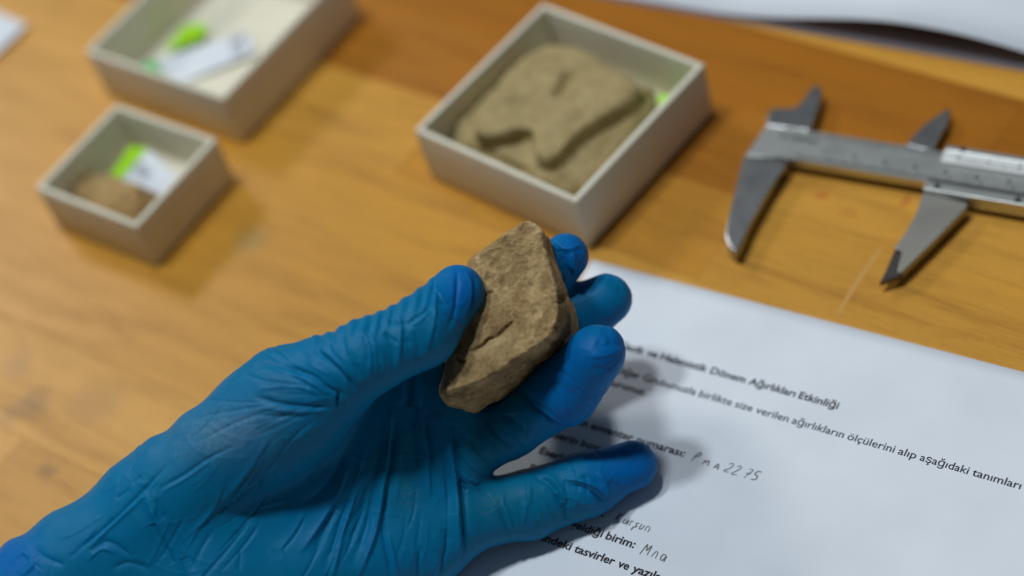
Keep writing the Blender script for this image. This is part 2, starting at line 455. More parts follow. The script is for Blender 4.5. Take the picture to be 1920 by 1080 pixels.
def slip(parent, name, pts, z, m, th=0.02):
    """thin card piece over 4 or more (x, y[, z]) corners"""
    up = {tuple(np.round(p[:2], 4)): p[2] if len(p) > 2 else z for p in pts}
    q = [tuple(np.round(p[:2], 4)) for p in pts]
    return link(name, from_bm(name, prism_bm(q, lambda p: up[tuple(p)], lambda p: up[tuple(p)]+th)), m, parent)
zz = lambda x, y, z: (*at(200+x*0.20374, y*0.20374, z)[:2], z)
sl = tag(empty('paper_slip'), 'white slip with grey print and a green end lying in the top left box', 'label')
slip(sl, 'white_panel', [zz(455, 560, .32), zz(1300, 285, .45), zz(1370, 480, .40), zz(640, 790, .24)], .3, white)
slip(sl, 'green_end', [zz(310, 600, .34), zz(453, 561, .33), zz(500, 640, .30), zz(350, 690, .30)], .3, green)
b = bmesh.new()
for i in range(5):
    P0 = np.array(zz(1120+i*8, 360+i*38, .46)[:2]); P1 = np.array(zz(1300-(i % 3)*25, 308+i*38, .47)[:2])
    ribbon([P0, (P0+P1)/2, P1], 0.055, 0.492-i*.008, b)
link('print', from_bm('print', b), pencil, sl)['kind'] = 'stuff'
fl = tag(empty('lime_slip'), 'folded lime green slip standing beside the white slip in the top left box', 'label')
slip(fl, 'lime_panel', [zz(535, 470, .50), zz(720, 235, .62), zz(925, 215, .60), zz(880, 340, .52), zz(700, 410, .47)], .5, lime)
slip(fl, 'lime_fold_or_added_bounce', [zz(545, 440, .22), zz(720, 245, .22), zz(900, 225, .22), zz(690, 400, .22)], .2, lime)
zs = lambda x, y, z: (*at(60+x*0.3147, 180+y*0.3147, z)[:2], z)
sl2 = tag(empty('paper_slip'), 'small white slip with a lime green end leaning in the smallest box', 'label')
slip(sl2, 'lime_end', [zs(455, 490, .60), zs(590, 295, .95), zs(690, 315, .95), zs(535, 495, .60)], .5, lime)
slip(sl2, 'white_panel', [zs(538, 496, .60), zs(692, 317, .95), zs(875, 500, .75), zs(800, 600, .45)], .5, white)
b = bmesh.new()
for i in range(3):
    P0 = np.array(zs(600+i*22, 465+i*12, .75)[:2]); P1 = np.array(zs(660+i*26, 400+i*20, .85)[:2])
    ribbon([P0, (P0+P1)/2, P1], 0.07, 0.93-i*.04, b)
link('print', from_bm('print', b), ink, sl2)['kind'] = 'stuff'
ls = tag(empty('lime_slip'), 'tip of a lime green slip wedged beside the large clay slab', 'label')
zc = lambda x, y, z: (*at(740+x*0.44444, y*0.44444, z)[:2], z)
slip(ls, 'lime_panel', [zc(1112, 400, 1.25), zc(1168, 402, 1.30), zc(1180, 470, 1.0), zc(1122, 480, 1.0)], 1.2, lime)
slip(ls, 'lime_fold_or_added_bounce', [(*loc(B0, (5.2, 0.28)), .25), (*loc(B0, (6.7, 0.28)), .25), (*loc(B0, (6.7, 0.31)), .25), (*loc(B0, (5.2, 0.31)), .25)], .25, lime, 1.55)  # unseen lime panel, added to bounce green light onto the box wall

# ------------------------------------------------------------------ printed form
PO = np.array([2.7618, 41.4517]); PY = -0.7319
form = tag(empty('printed_form', (PO[0], PO[1], 0), PY), 'white printed questionnaire with pencilled answers under the gloved fingers', 'paper sheet')
def sheet_mesh(w_, h_, z, wob=0.01, th=0.012, nx=42, ny=58):
    xs = np.linspace(0, w_, nx); ys = np.linspace(0, -h_, ny)
    V = []
    for j in range(ny):
        for i in range(nx):
            x, y = xs[i], ys[j]
            V.append((x, y, z+wob*(math.sin(x*.42+1)*math.sin(y*.3)+math.sin(x*.17+y*.2))))
    Fq = [(j*nx+i, (j+1)*nx+i, (j+1)*nx+i+1, j*nx+i+1) for j in range(ny-1) for i in range(nx-1)]
    n = len(V); V += [(a, b, c-th) for a, b, c in V]
    Fq += [(d+n, c+n, b+n, a+n) for a, b, c, d in Fq]
    rim = [i for i in range(nx)]+[j*nx+nx-1 for j in range(1, ny)]+[(ny-1)*nx+i for i in range(nx-2, -1, -1)]+[j*nx for j in range(ny-2, 0, -1)]
    for a, b in zip(rim, rim[1:]+rim[:1]): Fq.append((a, b, b+n, a+n))
    return from_np('sheet', V, Fq)
link('sheet', sheet_mesh(21.0, 29.7, 0.035, 0.004), white, form, True)
CW = {'a': 981, 'b': 1076, 'c': 866, 'd': 1076, 'e': 1019, 'f': 625, 'g': 964, 'h': 1076, 'i': 470, 'ı': 470, 'j': 490, 'k': 931, 'l': 470, 'm': 1636, 'n': 1076, 'o': 1080, 'p': 1076, 'r': 714, 's': 801, 't': 686, 'u': 1076, 'v': 925, 'y': 927, 'z': 809, 'ğ': 964, 'ş': 801, 'ç': 866, 'ö': 1080, 'ü': 1076, 'A': 1185, 'D': 1260, 'E': 1000, 'G': 1292, 'H': 1276, 'K': 1064, ':': 548, '.': 517}
EM = 11*0.03528
def width(wd, bold): return sum(CW.get(c, 1000) for c in wd)*EM/2048*(1.035 if bold else 1)
def word_mesh(txt, bold, bm, x, y, wd, z):
    c = bpy.data.curves.new('t', 'FONT'); c.body = txt; c.size = 1.0; c.resolution_u = 3; c.offset = 0.020 if bold else 0.006
    o = bpy.data.objects.new('t', c); COL.objects.link(o)
    dg = bpy.context.evaluated_depsgraph_get(); e = o.evaluated_get(dg); m = e.to_mesh()
    P = np.empty(len(m.vertices)*3, np.float32); m.vertices.foreach_get('co', P); P = P.reshape(-1, 3)
    if len(P):
        x0, x1 = P[:, 0].min(), P[:, 0].max(); sx = wd/(x1-x0); sy = EM*0.96
        vs = [bm.verts.new(((x+(p[0]-x0)*sx)*S, (y+p[1]*sy)*S, z*S)) for p in P]
        for f in m.polygons:
            try: bm.faces.new([vs[i] for i in f.vertices])
            except ValueError: pass
    e.to_mesh_clear(); bpy.data.objects.remove(o); bpy.data.curves.remove(c)
ZI = 0.047
def text_line(v, bold, words, anchor, start):
    """words of one printed line; words[anchor] starts at column start (cm)"""
    sp = 463*EM/2048; ws = [width(a, bold) for a in words]; x = start
    for i in range(anchor): x -= ws[i]+sp
    bm = bmesh.new()
    for a, wd in zip(words, ws):
        if x > -0.2: word_mesh(a, bold, bm, x, -v, wd-0.03, ZI)
        x += wd+sp
    o = link('text_line', from_bm('text_line', bm), ink, form)
    return x
text_line(3.03, True, 'Klasik ve Helenistik Dönem Ağırlıkları Etkinliği'.split(), 1, 3.45)
text_line(3.95, False, 'Diğer Grubunuzla birlikte size verilen ağırlıkların ölçülerini alıp aşağıdaki tanımları'.split(), 2, 5.66)
text_line(4.46, False, ['doldurunuz.'], 0, 2.22)
text_line(6.14, True, 'Eserin envanter numarası:'.split(), 0, 1.95)
text_line(6.82, True, 'Eserin boyutları:'.split(), 0, 1.95)
text_line(7.50, True, 'Eserin ağırlığı:'.split(), 0, 1.95)
text_line(8.18, True, 'Eserin formu:'.split(), 0, 1.95)
text_line(8.86, True, 'Eserin malzemesi:'.split(), 0, 1.95)
text_line(9.52, True, 'Eserin denk geldiği birim:'.split(), 2, 4.08)
text_line(10.24, True, 'Eserin üzerindeki tasvirler ve yazılar:'.split(), 2, 4.56)
def hand_text(strokes, x, y, sc, wd=0.036):
    bm = bmesh.new()
    for s in strokes: ribbon([(x+(a+0.12*b)*sc+random.uniform(-.01, .01), y+b*sc+random.uniform(-.012, .012)) for a, b in s], wd*random.uniform(.7, 1.2), ZI, bm)
    link('handwriting', from_bm('handwriting', bm), pencil, form)
pma = [[(0, 0), (.1, .6), (.14, 1)], [(.12, .95), (.38, 1.02), (.42, .75), (.1, .5)],
       [(1.0, 0), (1.02, .5), (1.2, .25), (1.35, .55), (1.5, .05)],
       [(2.0, 0), (2.22, .5), (2.45, 0)], [(2.08, .15), (2.4, .17)],
       [(3.0, .8), (3.2, .98), (3.4, .8), (3.25, .4), (2.95, .02), (3.4, .05)], [(3.7, .75), (3.9, .95), (4.08, .75), (3.9, .35), (3.65, .0), (4.1, .05)],
       [(4.7, .9), (5.1, .92), (4.9, .4), (4.8, -.05)], [(4.72, .42), (5.08, .5)],
       [(5.75, .95), (5.45, .92), (5.4, .55), (5.68, .5), (5.7, .1), (5.35, 0)]]
hand_text(pma, 6.45, -6.20, 0.36)
kur = [[(0, 0), (.05, .9)], [(.45, .9), (.08, .45), (.5, .0)], [(.7, .5), (.72, .1), (.95, .05), (1.05, .5), (1.08, 0)], [(1.3, 0), (1.32, .5), (1.5, .48)],
       [(2.0, .5), (1.78, .4), (1.95, .2), (1.75, 0), (1.72, -.3)], [(2.2, .5), (2.25, .05), (2.45, .1), (2.5, .5)], [(2.72, 0), (2.75, .5), (2.98, .42), (3.02, 0)]]
hand_text(kur, 5.22, -8.88, 0.36)
mna = [[(0, -.1), (.12, .9), (.3, .35), (.5, .9), (.6, 0)], [(.95, .0), (1.0, .55), (1.25, .5), (1.32, 0)], [(2.0, .5), (1.7, .55), (1.66, .1), (1.9, .05), (2.0, .5), (2.08, -.05)]]
hand_text(mna, 6.42, -9.60, 0.37)

# ------------------------------------------------------------------ booklet at the top right, sheets at the top left
bk = tag(empty('open_booklet', (7.27, 53.44, 0), R(-41)), 'open white booklet with a curled page at the top right corner', 'booklet')
def curled(name, x0, x1, y0, y1, zf, th=0.015, nx=60, ny=10, m=None):
    xs = np.linspace(x0, x1, nx); ys = np.linspace(y0, y1, ny)
    V = [(x, y, zf(x, y)) for y in ys for x in xs]
    Fq = [(j*nx+i, j*nx+i+1, (j+1)*nx+i+1, (j+1)*nx+i) for j in range(ny-1) for i in range(nx-1)]
    n = len(V); V += [(a, b, c-th) for a, b, c in V]; Fq += [(d+n, c+n, b+n, a+n) for a, b, c, d in Fq]
    rim = [i for i in range(nx)]+[j*nx+nx-1 for j in range(1, ny)]+[(ny-1)*nx+i for i in range(nx-2, -1, -1)]+[j*nx for j in range(ny-2, 0, -1)]
    for a, b in zip(rim, rim[1:]+rim[:1]): Fq.append((b, a, a+n, b+n))
    return link(name, from_np(name, V, Fq), m or white, bk, True)
def crest(x, y):
    k = np.interp(x, [-6, 3.5, 5.0, 7.0, 9.0, 11.0, 12.5, 14.0, 15.5, 17, 22], [.10, .12, .22, .62, 1.12, 1.42, 1.38, 1.08, .70, .4, .2])
    return 0.90*k*(1+0.05*math.sin(x*.9+y*.4))
xs_ = np.linspace(-8, 24, 200); ck = np.array([crest(x, 0) for x in xs_]); ck = np.convolve(np.pad(ck, 12, 'edge'), np.ones(25)/25, 'valid')
shaded_m = paper_material('shaded_page', (0.30, 0.275, 0.31))  # grey puts the curled page's shadow into the lower pages' colour
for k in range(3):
    curled('page', -7.5, 21.5, -0.10+k*.05, 20, lambda x, y, k=k: 0.03+0.022*k, 0.012, m=shaded_m)
curled('gap_shade_sheet', -7.5, 21.5, 0.58, 20, lambda x, y: 0.105, 0.02, m=mat('dark_gap_shade', (0.12, 0.085, 0.10), 0.6))  # dark sheet standing in for the shade under the curled page
curled('page', -7.5, 21.0, 0.02, 20, lambda x, y: max(0.15, float(np.interp(x, xs_, ck))*(1-0.012*y))+0.02*math.sin(x*.5+y*.35)*(1 if x > 4 else 0), 0.02, 90)
st = tag(empty('paper_stack'), 'small stack of white sheets at the left edge of the table', 'papers')
for k in range(4):
    q0 = at(45+k*3, 46+k*2)[:2]; a = R(-41+k*1.5)
    o = link('sheet', from_bm('sheet', box_bm(0, 21, 0, 29.7, 0.01+k*.05, 0.05+k*.05)), white, st)
    o.location = (q0[0]*S, q0[1]*S, 0); o.rotation_euler = (0, 0, R(128)+k*R(1.5))

# ------------------------------------------------------------------ vernier caliper
def steel_material(name, base, rough, scr=0.3):
    m = mat(name, base, rough, 1.0); t = NT(m); c = t.coords((100, 100, 100), (0, 0, R(40)))
    n = t.noise(t.n('ShaderNodeMapping', {0: c, 'Scale': (1.2, 22, 1)}).outputs[0], 1.5, 4, 0.6); p = t.noise(c, 1.6, 4, 0.6)
    b = np.array(base)
    t.out('Base Color', t.ramp(p, [(0.3, tuple(b*0.93)), (0.7, tuple(b*1.05))]))
    t.out('Roughness', t.ramp(p, [(0.3, (rough+.04,)*3), (0.7, (rough-.03,)*3)]))
    t.out('Normal', t.bump(n, 0.10, 0.0004))
    return m
satin = steel_material('satin_steel', (0.56, 0.58, 0.55), 0.42)
jawm = steel_material('ground_steel', (0.36, 0.37, 0.37), 0.36)
plate_glare = mat('plate_glare_steel', (0.86, 0.88, 0.85), 0.4, 0.25)  # pale base carries the lamp's reflection on the vernier plate as colour
worn = steel_material('worn_steel', (0.40, 0.385, 0.345), 0.46)
darkst = steel_material('dark_steel', (0.13, 0.125, 0.115), 0.4)
blackm = mat('black_groove', (0.02, 0.022, 0.025), 0.6)
LIFT = 0.23                                        # the beam and jaws stand clear of the wood on the slider
clp = tag(empty('vernier_caliper', (0, 0, LIFT)), 'steel vernier caliper with open jaws lying on the bare wood', 'caliper')
def C_(px, py, z=0.58): return tuple(at(px, py, z)[:2])
cu = np.array(C_(1905, 372))-np.array(C_(1490, 303)); cu /= np.linalg.norm(cu); cv = np.array([-cu[1], cu[0]])
def ext(p, d): return tuple(np.array(p)+cu*d)
def part(name, pts, z0, z1, m, bev=0.02):
    return link(name, from_bm(name, prism_bm([tuple(p) for p in pts], z0, z1, bev)), m, clp)
bt0, bt1 = C_(1438, 236), None
bb0 = C_(1420, 292)
bw = np.dot(np.array(bt0)-np.array(C_(1480, 301)), cv)
o0 = np.array(C_(1480, 301))                       # inner corner under the beam
def U(u, v): return tuple(o0+cu*u+cv*v)
part('beam', [C_(1399, 290, .67), U(-.3, 0), U(17.5, 0), U(17.5, bw), U(-0.3, bw), C_(1436, 236, .67)], 0.10, 0.44, satin, 0.008)
part('fixed_jaw', [C_(1396, 291), C_(1480, 302), C_(1464, 318), C_(1443, 356), C_(1408, 418), C_(1388, 465), C_(1379, 475), C_(1366, 464), C_(1358, 442), C_(1368, 402), C_(1384, 340), C_(1391, 312)], 0.09, 0.40, jawm, 0.09)
part('upper_jaw', [C_(1437, 236), C_(1438, 214), C_(1446, 203), C_(1492, 205), C_(1508, 190), C_(1519, 166), C_(1530, 158), C_(1541, 166), C_(1537, 190), C_(1522, 240), C_(1516, 246)], 0.10, 0.36, jawm, 0.05)
part('sliding_upper_jaw', [C_(1698, 266), C_(1718, 244), C_(1744, 220), C_(1778, 198), C_(1783, 204), C_(1774, 230), C_(1756, 262), C_(1750, 280)], 0.06, 0.24, jawm, 0.03)
sj = part('sliding_jaw', [C_(1732, 358), C_(1815, 380), C_(1812, 389), C_(1756, 446), C_(1693, 508), C_(1681, 511), C_(1693, 472), C_(1676, 464), C_(1698, 436), C_(1716, 404)], 0.08, 0.34, worn, 0.03)
part('jaw_tip', [C_(1676, 466), C_(1692, 473), C_(1683, 506), C_(1693, 511), C_(1649, 525), C_(1663, 498)], 0.06, 0.24, darkst, 0.02)
uS = np.dot(np.array(C_(1736, 350))-o0, cu); uV = np.dot(np.array(C_(1776, 280))-o0, cu)
part('slider_frame', [U(uS, -0.42), U(uS+9, -0.42), U(uS+9, -0.06), U(uS, -0.06)], 0.02, 0.56, satin, 0.03)
part('slider_groove', [U(uS+.05, -0.058), U(uS+9, -0.058), U(uS+9, 0.10), U(uS+.05, 0.10)], 0.30, 0.475, blackm, 0)
part('slider_rail', [U(uV, bw-0.62+.6), U(uV+8, bw-0.62+.6), U(uV+8, bw+0.24), U(uV, bw+0.24)], -0.225, 0.56, satin, 0.04)
part('vernier_plate', [U(uV, bw-0.50), U(uV+8, bw-0.50), U(uV+8, bw-0.022), U(uV, bw-0.022)], 0.446, 0.575, plate_glare, 0.03)
def disc(name, c, r, z0, z1, m):
    P = [(c[0]+r*math.cos(a), c[1]+r*math.sin(a)) for a in np.linspace(0, 2*math.pi, 20, endpoint=False)]
    part(name, P, z0, z1, m, 0.01)
for uu, vv in ((uS+0.40, -0.24), (uS+2.95, -0.24), (uV+0.55, bw+0.12), (uV+3.2, bw+0.12)):
    disc('screw', U(uu, vv), 0.115, 0.50, 0.572, blackm)
b = bmesh.new()
def tick(u, v0, v1, wd, z):
    q = [U(u-wd/2, v0), U(u+wd/2, v0), U(u+wd/2, v1), U(u-wd/2, v1)]
    b.faces.new([b.verts.new((*(np.array(p)*S), z*S)) for p in q])
uz = 0.0
for i in range(0, 110):
    L = 0.36 if i % 10 == 0 else (0.28 if i % 5 == 0 else 0.20)
    u = uz+0.25+i*0.1
    tick(u, 0.06, 0.06+L*0.9, 0.034, 0.4445)
    if u < uV-.1: tick(u*1.0, bw-0.08-L*.6, bw-0.06, 0.032, 0.4445)
for i in range(60): tick(uV+0.5+i*0.098, bw-0.47, bw-0.34 if i % 5 else bw-.28, 0.03, 0.5785)
link('scale_marks', from_bm('scale_marks', b), ink, clp)['kind'] = 'stuff'
def engraved(txt, u, v, size, z, ang=0.0, name='engraving'):
    c = bpy.data.curves.new('t', 'FONT'); c.body = txt; c.size = size*S; c.resolution_u = 2; c.offset = 0.00003
    o = bpy.data.objects.new('t', c); COL.objects.link(o)
    dg = bpy.context.evaluated_depsgraph_get(); m = bpy.data.meshes.new_from_object(o.evaluated_get(dg))
    bpy.data.objects.remove(o); bpy.data.curves.remove(c)
    e = link(name, m, ink, clp); p = U(u, v)
    e.location = (p[0]*S, p[1]*S, z*S); e.rotation_euler = (0, 0, math.atan2(cu[1], cu[0])+ang)
engraved('0-150mm', -0.62, bw*0.60, 0.34, 0.4446)
for k in range(1, 9): engraved(str(k), 0.25+k-0.26, 0.42, 0.30, 0.4446)
for k in range(0, 4): engraved(str(k), uV+0.45+k*0.98, bw-0.27, 0.22, 0.5786)

# ------------------------------------------------------------------ stone held in the hand
zt = lambda x, y: (780+x*0.3889, 380+y*0.3889)
def sp(x, y, d): q = zt(x, y); return atd(q[0], q[1], d)
FR = [(428, 158, 52.9), (540, 92, 52.75), (595, 120, 52.5), (645, 340, 51.75), (690, 520, 51.35), (640, 650, 51.1), (430, 765, 51.15), (300, 860, 51.2), (150, 905, 51.25),
      (185, 735, 51.55), (212, 560, 51.9), (225, 400, 52.25), (282, 268, 52.6)]
BK = [(655, 190, 54.2), (740, 420, 54.1), (785, 560, 53.9), (778, 655, 53.7), (700, 748, 53.6), (500, 888, 53.5), (285, 1012, 53.2), (160, 985, 53.0), (118, 915, 52.3), (140, 790, 53.2),
      (205, 500, 54.3), (262, 275, 54.6), (480, 118, 54.6)]
_A = np.array([(1, x, y) for x, y, d in FR], float); _k = np.linalg.lstsq(_A, np.array([d for x, y, d in FR]), rcond=None)[0]
FR = [(x, y, 0.2*d+0.8*float(_k@np.array([1, x, y]))) for x, y, d in FR]          # the front is one nearly flat face
bm = bmesh.new()
for p in FR+BK: bm.verts.new(sp(*p))
bmesh.ops.convex_hull(bm, input=bm.verts[:]); bm.normal_update()
cen = np.mean([np.array(v.co) for v in bm.verts], axis=0)
planes = []
for f in bm.faces:
    n = np.array(f.normal); c = np.array(f.calc_center_median())
    if n@(c-cen) < 0: n = -n
    planes.append((n, n@c, f.calc_area()))
lo = np.min([np.array(v.co) for v in bm.verts], axis=0)-0.5; hi = np.max([np.array(v.co) for v in bm.verts], axis=0)+0.5
bm.free()
ax = grid(lo, hi, 0.055)
X = ax[0][:, None, None]; Y = ax[1][None, :, None]; Z = ax[2][None, None, :]
K = 60.0; acc = 0
for n, d, a in planes: acc = acc+np.exp(np.clip(K*(n[0]*X+n[1]*Y+n[2]*Z-d-0.02), -300, 300))*min(1, a/0.25+.15)
V, Q = nets(np.log(np.maximum(acc, 1e-140))/K, ax); V = relax(V, Q, 1)
V, Q = subdivide(V, Q, 1); N = normals(V, Q)
ridged = 1-np.abs(fbm(V, 0.9, 4, 61))
chip = np.clip(fbm(V, 0.55, 3, 71)-0.35, 0, 1)
V = V+N*(fbm(V, 1.6, 3, 31)*0.075+fbm(V, 0.42, 4, 41)*0.034+np.minimum(0, ridged-0.8)*0.05-chip*0.06+fbm(V, 0.12, 2, 51)*0.008)[:, None]
_s = relax(V, Q, 10); edge = np.einsum('ij,ij->i', V-_s, normals(_s, Q))
N = normals(V, Q); px, py, _z = proj(V); front = (N@FW) < 0.2
dd = np.zeros(len(V)); dk = np.zeros(len(V))
for pts, wd, h in (([(470, 572), (430, 600), (395, 632), (350, 655), (310, 690), (255, 715)], 6, -0.15), ([(470, 572), (400, 622), (320, 690)], 18, -0.03),
                   ([(185, 735), (215, 762), (245, 768)], 7, -0.10), ([(315, 445), (345, 435), (375, 430)], 8, -0.10), ([(430, 525), (475, 520), (450, 560)], 12, 0.05),
                   ([(360, 330), (400, 350), (395, 390)], 16, 0.05), ([(330, 300), (410, 320)], 8, -.03), ([(600, 630), (680, 680), (760, 640)], 14, -0.06), ([(560, 480), (640, 560), (620, 640)], 12, -.03)):
    f = stroke_field(px, py, front, [zt(*p) for p in pts], wd*.3889, True, 1.5); dd += h*f
    if h < -0.08: dk = np.maximum(dk, f)  # deep grooves are coloured darker too
for x, y, r, h in ((712, 452, 20, -0.16), (684, 602, 16, -0.10), (732, 545, 13, -0.09), (570, 540, 14, -.05), (430, 190, 14, -.05), (630, 600, 18, .05), (700, 480, 12, -.08)):
    q = zt(x, y); f = np.exp(-((px-q[0])**2+(py-q[1])**2)/(r*.3889)**2)*front; dd += h*f
V = V+N*dd[:, None]
stain_shade = np.zeros(len(V))  # dark patches: part stain, part shade of the side facets put into the colour
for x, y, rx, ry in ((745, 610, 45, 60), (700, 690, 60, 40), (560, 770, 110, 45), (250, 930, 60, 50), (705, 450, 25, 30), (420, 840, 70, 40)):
    q = zt(x, y); stain_shade = np.maximum(stain_shade, np.exp(-((px-q[0])/(rx*.3889))**2-((py-q[1])/(ry*.3889))**2))
stone_m, t = earth_material('brown_stone', [(0.33, (0.15, 0.09, 0.034)), (0.46, (0.30, 0.195, 0.083)), (0.57, (0.43, 0.295, 0.135)), (0.68, (0.55, 0.41, 0.22))], 1.2, 0.9, 0.85, (0.10, 0.075, 0.048), 0.45)
me = from_np('stone', V, Q)
set_attr(me, 'edge', np.clip(edge/0.035, -1, 1)); set_attr(me, 'stain_shade', np.maximum(stain_shade, dk))
bc = t.b.inputs['Base Color'].links[0].from_socket; c = t.coords((100, 100, 100)); nz = t.noise(c, 3.5, 5, 0.65)
bc = t.mix(t.ramp(t.math('ADD', t.math('MULTIPLY', t.attr('edge').outputs['Fac'], 0.5), t.math('MULTIPLY', nz, 0.8)), [(0.46, (0,)*3), (0.80, (0.85,)*3)]), bc, (0.60, 0.46, 0.25))
bc = t.mix(t.math('MULTIPLY', t.attr('stain_shade').outputs['Fac'], t.ramp(nz, [(0.38, (0.15,)*3), (0.62, (0.85,)*3)])), bc, (0.085, 0.06, 0.035))
t.out('Base Color', bc)
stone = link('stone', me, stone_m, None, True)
tag(stone, 'brown angular stone weight with a long crack held in blue gloved fingers', 'stone')

# ------------------------------------------------------------------ gloved hand
def H(x, y, d): return atd(x, y, d)
W1 = H(325, 958, 53.1); W2 = H(420, 1130, 53.2)
FA1 = H(-195, 1304, 53.4); FA2 = H(-20, 1420, 53.6)
chains = {
 'index': [H(795, 650, 54.1), H(925, 590, 56.3), H(1015, 530, 55.2), H(1061, 480, 54.6)],
 'middle': [H(830, 752, 54.0), H(985, 672, 56.2), H(1085, 590, 55.5), H(1137, 561, 55.3)],
 'ring': [H(848, 850, 53.9), H(957, 800, 54.0), H(1056, 735, 53.2), H(1117, 664, 52.2)],
 'pinky': [H(850, 975, 53.8), H(990, 945, 54.1), H(1095, 908, 54.2), H(1186, 873, 54.4)],
 'thumb': [H(610, 720, 51.7), H(690, 668, 51.1), H(792, 622, 51.3), H(857, 550, 52.1)],
}
radii = {'index': [1.05, .95, .85, .68], 'middle': [1.05, .95, .90, .76], 'ring': [.98, .90, .95, .82], 'pinky': [1.0, .97, .92, .70], 'thumb': [1.28, 1.06, 1.02, .80]}
PV = np.vstack([W1, W2]+[np.array(c) for c in chains.values()])
ax = grid(PV.min(0)-np.array([5.2, 2.6, 3.0]), PV.max(0)+2.4, 0.115)
ax[2] = ax[2][ax[2] > -0.6]
def chain(name, k=0.22):
    c, r = chains[name], radii[name]; D = None
    for i in range(len(c)-1):
        d = capsule(ax, c[i], c[i+1], r[i], r[i+1]); D = d if D is None else smin(D, d, k)
    return D
# palm: metacarpals fanned from the wrist
PD = None
for nm, wst, r0, r1 in (('index', H(390, 960, 53.4), 1.35, 1.15), ('middle', H(385, 1010, 53.4), 1.4, 1.15), ('ring', H(400, 1060, 53.4), 1.4, 1.12), ('pinky', H(430, 1110, 53.3), 1.4, 1.1)):
    e = chains[nm][0]; d = capsule(ax, wst, e, r0, r1); PD = d if PD is None else smin(PD, d, 1.0)
PD = smin(PD, capsule(ax, H(470, 1120, 53.0), H(800, 1030, 53.8), 1.5, 1.0), 0.9)          # heel of the little finger side
PD = smin(PD, capsule(ax, H(318, 930, 52.9), H(543, 763, 52.1), 1.45, 1.72), 0.38)             # ball of the thumb
PD = smin(PD, capsule(ax, H(560, 750, 52.0), H(615, 715, 51.8), 1.45, 1.22), 0.4)
PD = smin(PD, capsule(ax, H(560, 770, 53.2), H(795, 650, 54.1), 0.75, 0.8), 0.7)              # web to the index finger
for a, b_, r0, r1 in ((W1, FA1, 1.80, 1.95), (W2, FA2, 1.85, 2.2), (H(380, 1070, 53.4), H(-90, 1340, 53.6), 1.9, 2.3)):
    PD = smin(PD, capsule(ax, a, b_, r0, r1), 1.0)
FD = None
for nm in ('index', 'middle', 'ring', 'pinky'):
    d = chain(nm); FD = d if FD is None else smin(FD, d, 0.10)
D = smin(PD, FD, 0.26)
# thumb: wide blend at its root, none where it passes over the palm
TD = chain('thumb')
D = smin(D, TD, 0.30)
X = ax[0][:, None, None]; Y = ax[1][None, :, None]; Z = ax[2][None, None, :]
D = np.maximum(D, 0.10-Z)                                                                  # rests on the table
V, Q = nets(D, ax); V = relax(V, Q, 3)
V, Q = subdivide(V, Q, 2); N = normals(V, Q)
px, py, pz = proj(V); front = (N@FW) < 0.25
rg = 1-np.abs(fbm(V*np.array([1, 1, 1.0]), 1.7, 3, 25)); rg2 = 1-np.abs(fbm(V@np.array([[.8, .6, 0], [-.6, .8, 0], [0, 0, 1]])*np.array([.45, 1.3, 1]), 1.1, 2, 35))
dd = fbm(V, 3.0, 3, 5)*0.05+np.clip(rg, 0, 1)**9*0.012+np.clip(rg2, 0, 1)**10*0.012
loose = np.zeros(len(V)); dust = np.zeros(len(V)); dirt = np.zeros(len(V))
zA = lambda x, y: (500+x*.2962, 480+y*.2962)      # four drawn views of the glove, each with its own origin
zB = lambda x, y: (180+x*.2778, 780+y*.2778)
zP = lambda x, y: (560+x*.4073, 640+y*.4073)
zR = lambda x, y: (840+x*.3517, 700+y*.3517)
zT = lambda x, y: (940+x*.3891, 400+y*.3891)
near = front.copy()
thumbish = pz < 52.3
